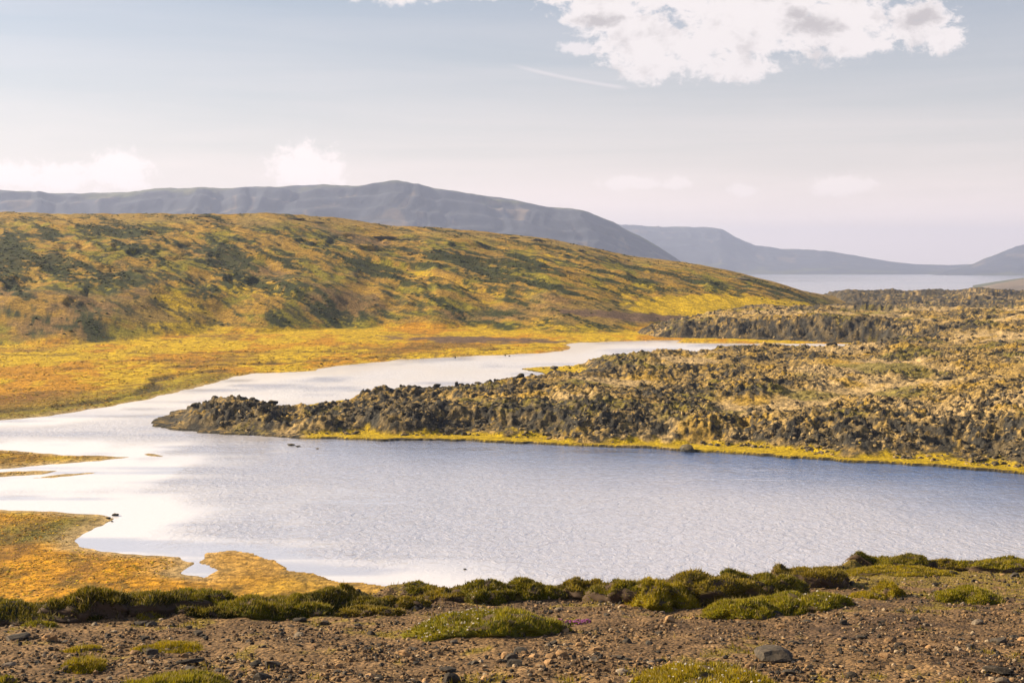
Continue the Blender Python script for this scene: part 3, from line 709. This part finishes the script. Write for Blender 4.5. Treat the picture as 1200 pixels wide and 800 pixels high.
# --- rock outcrops on the ridge
out_me = [rock_mesh('rock_outcrop', 1300+i, M_lavabare, S2, 8, .22, (1.6, .9, .7)) for i in range(4)]
for k, (u, v, wpx, lab) in enumerate([(235, 252, 26, 'dark rock outcrop on the skyline of the hill, the flattest one'), (345, 255, 30, 'wide dark rock outcrop where the hill crest starts to fall'),
        (372, 259, 20, 'small rock outcrop just below the falling hill crest'), (450, 277, 34, 'grey crag band on the hill below the highest mountain knoll'), (478, 279, 26, 'broken grey crag at the end of the band'),
        (600, 277, 22, 'dark low outcrop on the hill skyline beneath the mountain cliffs'), (628, 280, 30, 'long dark outcrop on the descending hill skyline'), (680, 292, 22, 'jagged outcrop where the hill skyline steepens'),
        (735, 303, 20, 'outcrop on the hill skyline at the foot of the mountain ridge'), (870, 325, 30, 'dark rounded knob at the seaward end of the hill crest')]):
    p = hit(u, v+2, ground_h, 420, 760); s = wpx*p[1]/F
    o = put_rock('rock_outcrop', out_me[k % 4], p[0], p[1], p[2], s, lab, 'outcrop', None, rz=.2*k, sc=(1, .8, .30))

# ------------------------------------------------------------------ stones and gravel on the near slope
N = 52000
gu = rng.uniform(-40, 1240, N); gy_ = 1/rng.uniform(1/26, 1/9.6, N); gx_ = (gu-600)/F*(gy_*cp+3.5*sp)
ed = gy_-1.55/(H-z_of(interp(gu, EDGE), 1.0)-.155)
keepg = (ed < .3) & (rng.random(N) < .25+.75*sstep(fbm(gx_/1.1, gy_/1.5, 951, 3), -.35, .35))
gx_, gy_, ed = gx_[keepg], gy_[keepg], ed[keepg]; gz_ = fg_h(gx_, gy_); n = len(gx_)
gs = .014+rng.random(n)**3*.045
gs = gs*np.where(gy_ > 16, 1.15, 1)
pal = np.array([(.035, .03, .026), (.09, .058, .034), (.18, .11, .058), (.28, .175, .085), (.34, .255, .165)])
cc = pal[rng.choice(5, n, p=[.25, .27, .27, .14, .07])]*rng.uniform(.8, 1.2, (n, 1))
sel = np.arange(n)[:21000]
Vv, Ff, Cc = scatter_mesh(np.stack([gx_, gy_, gz_+gs*.12], 1)[sel], gs[sel], rng.uniform(0, 6.28, len(sel)), rng.normal(0, .3, len(sel)), rng.uniform(.45, .85, len(sel)), cc[sel], 21)
link('gravel', make_mesh('gravel', Vv, Ff, False, Cc), M_pebble, kind='stuff', label='loose brown and grey gravel covering the near slope', category='gravel')
stone_me = {k: [rock_mesh('stone', 1500+i+17*j, M_stone[k], S1, 8, .10, (1, .8, .6)) for i in range(6)] for j, k in enumerate(M_stone)}
pool = np.where(in_view(gx_, gy_, gz_, 0) & (ed < -.2))[0]; pool = pool[pool >= 21000][:278]
words = {'dark': 'dark basalt', 'grey': 'pale grey', 'tan': 'rusty tan'}
STONE_MARK = [(20, 750, 'the low dark mossy boulder'), (85, 776, 'the yellow leafy tuft'), (188, 756, 'the flat yellow green moss patch'), (222, 778, 'the broad flat dark slab'), (240, 735, 'the rounded black stone under the dark tussock'),
              (330, 735, 'the low row of green tussocks'), (340, 775, 'the bare gravel between slab and wedge stone'), (474, 768, 'the wedge-shaped tan stone'), (430, 728, 'the olive turf patch'), (580, 738, 'the wide white flowering mat'), (525, 787, 'the flat dark stone below the wedge stone'),
              (665, 730, 'the pink flowers'), (640, 785, 'the bare gravel below the pink flowers'), (765, 720, 'the largest tussock'), (770, 760, 'the gravel above the small yellow tuft'), (850, 780, 'the yellow flowering cushion'), (905, 735, 'the orange-tan stone'), (940, 720, 'the long green mat'),
              (905, 772, 'the wide dark brown boulder'), (1010, 745, 'the dark hollow-looking stone'), (1040, 690, 'the upright yellow plant'), (1037, 770, 'the flat orange stone'), (1145, 705, 'the separate green leafy cushion'), (1120, 740, 'the bare gravel under the leafy cushion'), (1170, 789, 'the dark broken boulder'), (980, 790, 'the fine gravel beside the flowering cushion')]
for i in pool:
    k = random.choices(['dark', 'grey', 'tan'], [.60, .15, .25])[0]
    s = .045+random.random()**2.2*.125
    mk = nearest(STONE_MARK, float(u_of(gx_[i], gy_[i], gz_[i])), float(v_of(gy_[i], gz_[i])), 3)
    big_ = s > .085
    lab = '%s %s stone on gravel nearest %s' % ('chunky' if big_ else 'small', words[k], mk)
    put_rock('stone', random.choice(stone_me[k]), gx_[i], gy_[i], gz_[i]-s*.02, s, lab, 'stone', '%s %s stones near %s' % ('chunky' if big_ else 'small', words[k], mk), tilt=random.uniform(-.25, .25))
for u, v, s, k, scl, lab in [(474, 768, .17, 'tan', (1, .8, 1.0), 'largest wedge-shaped tan stone with a sunlit left face on gravel'), (20, 750, .30, 'dark', (1.3, .9, .55), 'low dark boulder patched with moss near the left turf bank'),
        (170, 748, .12, 'dark', (1, .9, .95), 'round dark stone standing before the pale flat pebbles'), (232, 744, .13, 'dark', (1, 1, .9), 'rounded black stone below the small dark tussock'),
        (222, 778, .26, 'dark', (1.5, .8, .45), 'broad flat dark slab beside the white pebble'), (176, 778, .11, 'grey', (1.3, .9, .5), 'flat white pebble next to the dark slab'),
        (665, 734, .11, 'dark', (1, .9, 1.0), 'upright dark stone just below the pink flowers'), (583, 742, .15, 'dark', (.9, .9, .9), 'dark squat stone in front of the flowering green mat'),
        (905, 772, .40, 'dark', (1.4, .9, .5), 'wide dark brown boulder behind the yellow flowering cushion'), (785, 728, .16, 'tan', (1.2, .9, .8), 'brown stone with a dark right side under the big tussock'),
        (915, 735, .14, 'tan', (1.2, .8, .6), 'sunlit orange-tan stone on the gravel below the long green mat'), (525, 787, .16, 'dark', (1.3, .9, .5), 'flat dark stone among fine gravel below the wedge stone'),
        (1170, 789, .26, 'dark', (1.3, .9, .7), 'dark brown broken boulder at the lower right of the gravel'), (988, 731, .14, 'dark', (1.2, .8, .7), 'blocky dark stone right of the orange-tan stone'),
        (1010, 748, .15, 'dark', (1, .9, .7), 'dark hollow-looking stone below the blocky one'), (1037, 770, .13, 'tan', (1.2, .9, .5), 'flat orange stone in the middle of the right gravel')]:
    p = hit(u, v, fg_h, 6, 30); put_rock('stone', stone_me[k][int(u) % 6], p[0], p[1], p[2]+.1*s, s*.8, lab, 'stone', None, rz=u*.37, sc=scl)

# ------------------------------------------------------------------ turf tussocks, moss mats, flowers
def blades(P, Nn, length, width, cols, seed, lean=.6):
    r = np.random.default_rng(seed); n = len(P)
    side = r.normal(size=(n, 3)); side -= (side*Nn).sum(1, keepdims=True)*Nn; side /= np.linalg.norm(side, axis=1, keepdims=True)+1e-9
    d = Nn+np.array((0, 0, .55))+r.normal(size=(n, 3))*lean*.6; d /= np.linalg.norm(d, axis=1, keepdims=True)
    L = (length*r.uniform(.55, 1.3, n))[:, None]
    a = P-side*width*.5; b = P+side*width*.5; tip = P+d*L
    V = np.stack([a, b, tip], 1).reshape(-1, 3)
    Fc = np.arange(3*n).reshape(-1, 3)
    sh = np.repeat(cols, 3, 0)
    return V, Fc, sh
def tussock(u0, u1, vtop, vbase, lab, kind='green', depth=.7, dens=1., flowers=None, cat='tussock', name='moss_tussock', seed=0, soil=False, skew=0.):
    uc = (u0+u1)/2; p = hit(uc, vbase, fg_h, 6, 34)
    ye = 1.55/(H-float(z_of(np.interp(uc, *zip(*EDGE)), 1.0))-.155)
    if p is None or p[1] > ye: p = (float(x_of(uc, ye, 16.)), ye, float(fg_h(np.array([x_of(uc, ye, 16.)]), np.array([ye]))[0]))
    p = tuple(map(float, p))
    k = p[1]/F; mat_ = kind in ('lime', 'yellow') and not soil
    W = (u1-u0)*k/2*(1.04 if mat_ else (1.0 if 440 < uc < 725 else 1.28)); D = min(max(W*depth*(2.2 if mat_ else 1.0), .12), 1.15 if mat_ else .95)
    yc_ = p[1]+D*(1.0 if mat_ else .7); hh = max((float(z_of(vtop, yc_))-p[2]+.155*D*(1.0 if mat_ else .7))*(.80 if mat_ else (.58 if 440 < uc < 725 else .74)), .05)
    r = np.random.default_rng(seed+int(u0)+1000); na, nr = 44, 16
    A, Ph = np.meshgrid(np.linspace(0, 2*np.pi, na, endpoint=False), np.linspace(0, np.pi/2*1.0, nr), indexing='xy')
    rr = np.sin(Ph)**(.9 if mat_ else .7); zz = np.cos(Ph)**(1.0 if mat_ else .5)
    out = 1+.30*perlin(np.cos(A)*1.7+seed, np.sin(A)*1.7, int(u0))+.16*perlin(np.cos(A)*4, np.sin(A)*4+seed, int(u0)+3)
    x = rr*np.cos(A)*out*W; y = rr*np.sin(A)*out*D
    hn_ = .90+.45*perlin(x/max(W, .2)*2.3+uc, y/max(D, .2)*1.7, seed+5)+.30*perlin(x/.17+uc, y/.17, seed+6)*min(1, .12/max(hh, .05))
    z = zz*hh*np.clip(hn_*(1-skew*x/W), .25, 1.0)
    bulge = 1+.14*perlin(np.cos(A)*2.5+uc, np.sin(A)*2.5+zz*2.5, seed+8)+.08*perlin(np.cos(A)*7+uc, np.sin(A)*7+zz*5, seed+18)
    x, y = x*bulge, y*bulge
    # follow the slope underneath
    zg = fg_h(p[0]+x, p[1]+D*.8+y)-p[2]
    z = np.maximum(z*1., 0)+np.clip(zg, -.155*(y+D*.8)-.05, .25)-.03
    z = np.maximum(z, zg-.15)
    V = np.stack([x, y+D*.8, z], -1)
    idx = np.arange(na*nr).reshape(nr, na); f = np.stack([idx[:-1], np.roll(idx, -1, 1)[:-1] if False else idx[1:], np.roll(idx, -1, 1)[1:], np.roll(idx, -1, 1)[:-1]], -1).reshape(-1, 4)
    e1 = np.roll(V, -1, 1)-np.roll(V, 1, 1); e2 = np.gradient(V, axis=0)
    Nn = np.cross(e2, e1); Nn /= np.linalg.norm(Nn, axis=-1, keepdims=True)+1e-9
    Nn[Nn[..., 2] < -.2] *= -1
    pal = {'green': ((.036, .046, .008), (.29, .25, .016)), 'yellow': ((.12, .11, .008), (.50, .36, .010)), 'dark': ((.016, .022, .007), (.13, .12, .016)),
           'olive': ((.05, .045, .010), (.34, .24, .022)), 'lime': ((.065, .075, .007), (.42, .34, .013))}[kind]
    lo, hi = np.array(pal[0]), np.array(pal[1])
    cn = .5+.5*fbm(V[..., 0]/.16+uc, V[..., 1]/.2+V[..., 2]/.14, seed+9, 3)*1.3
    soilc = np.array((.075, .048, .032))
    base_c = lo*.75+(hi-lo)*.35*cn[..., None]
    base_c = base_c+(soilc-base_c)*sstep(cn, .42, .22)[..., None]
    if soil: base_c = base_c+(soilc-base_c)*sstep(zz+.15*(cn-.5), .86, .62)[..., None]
    t = bpy.data.objects.new(name, None); C.objects.link(t); t.empty_display_size = .1
    t.location = p; t['label'] = lab; t['category'] = cat; t['group'] = 'turf tussocks and mats on the slope'
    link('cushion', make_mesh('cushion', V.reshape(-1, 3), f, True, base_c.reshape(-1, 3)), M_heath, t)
    area = W*D*4+hh*W*3
    n = int(min(9000, max(500, area*9500*dens*(13/p[1])**1.0)))
    # sample cushion faces
    fi = r.integers(0, len(f), n*2); wq = r.dirichlet((1, 1, 1, 1), n*2)
    VV, NN, CNf = V.reshape(-1, 3), Nn.reshape(-1, 3), cn.reshape(-1)
    cr = np.linalg.norm(np.cross(VV[f[:, 2]]-VV[f[:, 0]], VV[f[:, 3]]-VV[f[:, 1]]), axis=1)
    fi = r.choice(len(f), n, p=cr/cr.sum()); wq = wq[:n]
    Pn = (VV[f[fi]]*wq[..., None]).sum(1); Nq = (NN[f[fi]]*wq[..., None]).sum(1); Nq /= np.linalg.norm(Nq, axis=1, keepdims=True)+1e-9
    cq = (CNf[f[fi]]*wq).sum(1); zq = zz.reshape(-1)[f[fi]].mean(1)
    kp = r.random(n) < np.clip(sstep(cq, .22, .45)+.12, 0, 1); Pn, Nq, cq, zq = Pn[kp], Nq[kp], cq[kp], zq[kp]; n = len(Pn)
    if soil:
        kp = r.random(n) < np.clip(sstep(zq+.2*(cq-.5), .55, .88)+.10, 0, 1); Pn, Nq, cq, zq = Pn[kp], Nq[kp], cq[kp], zq[kp]
    hi2 = hi*(1-.55*sstep(zq, .55, .95)[:, None])+np.array((.46, .34, .014))*.55*sstep(zq, .55, .95)[:, None] if not mat_ else hi  # blades yellowed towards the crown: sunlit rim put into their colour
    cols = lo+(hi2-lo)*np.clip(cq*.8+r.normal(0, .25, len(Pn))+.1, 0, 1)[:, None]
    cols = np.where(r.random((len(Pn), 1)) < .07, np.array((.30, .21, .09)), cols)
    L = {'dark': .045, 'green': .04, 'yellow': .04, 'olive': .04, 'lime': .04}[kind]*(.6+.4*min(1, hh/.3))
    bv, bf, bc = blades(Pn, Nq, L, .011*(.6+p[1]/26), cols, seed+1)
    straw = r.random(len(Pn)) < .05
    if straw.sum() > 8:
        sv_, sf_, scl_ = blades(Pn[straw], Nq[straw], L*2.1, .008*(.6+p[1]/26), np.tile((.38, .29, .09), (int(straw.sum()), 1))*r.uniform(.7, 1.1, (int(straw.sum()), 1)), seed+4, .9)
        bf = np.concatenate([bf, sf_+len(bv)]); bv = np.concatenate([bv, sv_]); bc = np.concatenate([bc, scl_])
    g = link('grass_blades', make_mesh('grass_blades', bv, bf, False, bc), M_blade, t); g['kind'] = 'stuff'
    if flowers:
        colr, cnt, xr = flowers
        sel = np.where((Nq[:, 2] > .1) & (Pn[:, 0] > xr[0]*W) & (Pn[:, 0] < xr[1]*W))[0]
        sel = r.choice(sel, min(cnt, len(sel)), replace=False)
        fp = Pn[sel]+np.array((0, 0, 1))*L*.8
        fv, ff, fc = scatter_mesh(fp, r.uniform(.014, .028, len(fp)), r.uniform(0, 6, len(fp)), r.normal(0, .4, len(fp)), np.full(len(fp), .6), np.array(colr)*r.uniform(.8, 1.1, (len(fp), 1)), seed+2)
        fl_ = link('flower_heads', make_mesh('flower_heads', fv, ff, False, fc), M_blade, t); fl_['kind'] = 'stuff'
    return t
WHITE = (.70, .64, .55)
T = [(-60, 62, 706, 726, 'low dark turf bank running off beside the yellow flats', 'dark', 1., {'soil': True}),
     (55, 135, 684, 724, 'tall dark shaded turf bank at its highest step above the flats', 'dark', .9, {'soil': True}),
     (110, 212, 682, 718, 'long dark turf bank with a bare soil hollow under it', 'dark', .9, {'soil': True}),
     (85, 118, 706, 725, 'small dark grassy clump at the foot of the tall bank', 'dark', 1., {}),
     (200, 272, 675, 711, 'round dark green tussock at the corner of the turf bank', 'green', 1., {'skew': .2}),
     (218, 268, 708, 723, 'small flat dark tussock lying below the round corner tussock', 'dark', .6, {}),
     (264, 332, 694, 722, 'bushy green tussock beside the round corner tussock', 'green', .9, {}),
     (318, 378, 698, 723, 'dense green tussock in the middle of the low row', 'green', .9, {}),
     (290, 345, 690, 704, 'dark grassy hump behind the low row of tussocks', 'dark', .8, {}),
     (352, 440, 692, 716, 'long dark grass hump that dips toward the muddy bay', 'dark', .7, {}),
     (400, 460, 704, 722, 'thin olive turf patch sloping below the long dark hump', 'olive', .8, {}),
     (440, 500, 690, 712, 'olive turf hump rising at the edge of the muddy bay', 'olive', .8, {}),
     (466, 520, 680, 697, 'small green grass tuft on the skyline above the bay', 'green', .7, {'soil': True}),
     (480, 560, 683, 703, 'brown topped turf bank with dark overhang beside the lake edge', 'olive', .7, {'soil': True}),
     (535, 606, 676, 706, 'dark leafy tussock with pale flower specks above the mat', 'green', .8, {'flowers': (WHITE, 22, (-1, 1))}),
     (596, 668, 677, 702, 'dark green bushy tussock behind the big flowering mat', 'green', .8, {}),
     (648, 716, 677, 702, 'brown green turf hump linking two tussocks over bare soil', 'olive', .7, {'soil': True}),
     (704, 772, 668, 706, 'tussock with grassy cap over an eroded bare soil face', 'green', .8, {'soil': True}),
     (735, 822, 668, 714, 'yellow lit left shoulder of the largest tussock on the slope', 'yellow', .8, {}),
     (778, 884, 661, 711, 'largest green tussock of the edge with a heavily shaded base', 'olive', .7, {}),
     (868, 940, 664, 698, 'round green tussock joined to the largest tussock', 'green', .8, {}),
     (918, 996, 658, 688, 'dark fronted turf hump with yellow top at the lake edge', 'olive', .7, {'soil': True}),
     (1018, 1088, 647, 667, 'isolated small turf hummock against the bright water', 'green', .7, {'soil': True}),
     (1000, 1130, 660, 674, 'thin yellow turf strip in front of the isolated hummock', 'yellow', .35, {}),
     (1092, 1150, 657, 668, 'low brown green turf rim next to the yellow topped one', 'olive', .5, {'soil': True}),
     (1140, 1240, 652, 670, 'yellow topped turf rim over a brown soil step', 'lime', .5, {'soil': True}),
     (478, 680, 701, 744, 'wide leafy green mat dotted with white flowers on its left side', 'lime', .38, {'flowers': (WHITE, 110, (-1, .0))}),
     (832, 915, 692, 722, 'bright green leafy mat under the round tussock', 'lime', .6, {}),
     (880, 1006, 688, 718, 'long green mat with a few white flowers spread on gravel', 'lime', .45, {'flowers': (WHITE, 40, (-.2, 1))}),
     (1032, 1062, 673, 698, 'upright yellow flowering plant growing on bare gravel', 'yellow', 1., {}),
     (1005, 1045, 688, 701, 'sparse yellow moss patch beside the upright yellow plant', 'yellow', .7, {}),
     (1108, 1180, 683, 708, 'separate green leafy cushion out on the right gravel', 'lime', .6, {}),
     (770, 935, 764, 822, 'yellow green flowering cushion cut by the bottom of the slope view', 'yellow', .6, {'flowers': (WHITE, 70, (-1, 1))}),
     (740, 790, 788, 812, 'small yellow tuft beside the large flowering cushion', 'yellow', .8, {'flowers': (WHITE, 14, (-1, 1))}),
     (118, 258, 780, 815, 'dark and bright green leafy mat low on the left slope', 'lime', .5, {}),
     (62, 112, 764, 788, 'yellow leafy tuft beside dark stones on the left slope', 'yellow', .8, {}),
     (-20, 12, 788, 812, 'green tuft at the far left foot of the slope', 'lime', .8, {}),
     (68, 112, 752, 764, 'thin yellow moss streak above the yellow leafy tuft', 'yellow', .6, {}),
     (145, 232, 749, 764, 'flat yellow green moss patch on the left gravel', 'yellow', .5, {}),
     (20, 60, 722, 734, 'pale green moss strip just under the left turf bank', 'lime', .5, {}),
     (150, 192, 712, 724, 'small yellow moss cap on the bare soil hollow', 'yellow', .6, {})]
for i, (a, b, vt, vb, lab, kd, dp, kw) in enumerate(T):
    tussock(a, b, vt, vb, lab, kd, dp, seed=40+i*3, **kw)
for i, (a, b, vt, vb, lab) in enumerate([(632, 662, 722, 731, 'small pink flower cushion, the left one beneath the green mat'), (662, 692, 722, 731, 'wider pink flower cushion, the right one beneath the green mat')]):
    tussock(a, b, vt, vb, lab, 'green', .7, dens=.8, flowers=((.42, .13, .36), 150, (-1.2, 1.2)), cat='flowers', name='pink_flower_cushion', seed=300+i)

# thin grass scattered over the turfy ground (uncountable)
N = 30000
qu = rng.uniform(-40, 1240, N); qy = 1/rng.uniform(1/29, 1/10, N); qx = (qu-600)/F*(qy*cp+3.5*sp); qz = fg_h(qx, qy)
qv = v_of(qy, qz); qe = qy-1.55/(H-z_of(interp(qu, EDGE), 1.0)-.155)
tuq = sstep(qv, 748, 700)*sstep(qu, 480, 380)*.55+sstep(qv, 705, 672)*sstep(qu, 880, 1000)*.5+sstep(qv, 725, 695)*.3
kk = .55*fbm(qx/.9, qy/1.3, 421, 4)+.4*fbm(qx/.28, qy/.4, 431, 3)+tuq
okq = (rng.random(N) < sstep(kk, .30, .65)) | ((qe > .2) & (qe < 3))
Pq = np.stack([qx, qy, qz], 1)[okq]; n = len(Pq)
cols = np.array((.12, .10, .014))+(np.array((.33, .24, .02))-np.array((.12, .10, .014)))*rng.random((n, 1))
bv, bf, bc = blades(Pq, np.tile((0., 0., 1.), (n, 1)), .05, .014, cols, 77)
link('grass', make_mesh('grass', bv, bf, False, bc), M_blade, kind='stuff', label='thin yellow grass growing between stones along the turf edge', category='grass')

# ------------------------------------------------------------------ haze
m = bpy.data.materials.new('pale_air'); m.use_nodes = True; t = NT(m.node_tree); t.n.clear()
pv = t.new('VolumePrincipled'); pv.inputs['Color'].default_value = (.58, .67, 1.0, 1); pv.inputs['Density'].default_value = 1.05e-4
pv.inputs['Anisotropy'].default_value = .2
o = t.new('OutputMaterial'); t.l.new(pv.outputs[0], o.inputs['Volume'])
zt, zb_, a, y0, y1 = 365, -45, 7600, -300, 13200
V = [(-a, y0, zb_), (a, y0, zb_), (a, y1, zb_), (-a, y1, zb_), (-a, y0, zt), (a, y0, zt), (a, y1, zt), (-a, y1, zt)]
link('haze', make_mesh('haze', V, [(3, 2, 1, 0), (4, 5, 6, 7), (0, 1, 5, 4), (1, 2, 6, 5), (2, 3, 7, 6), (3, 0, 4, 7)], False), m, kind='stuff', label='pale blue air haze over the whole landscape', category='haze')
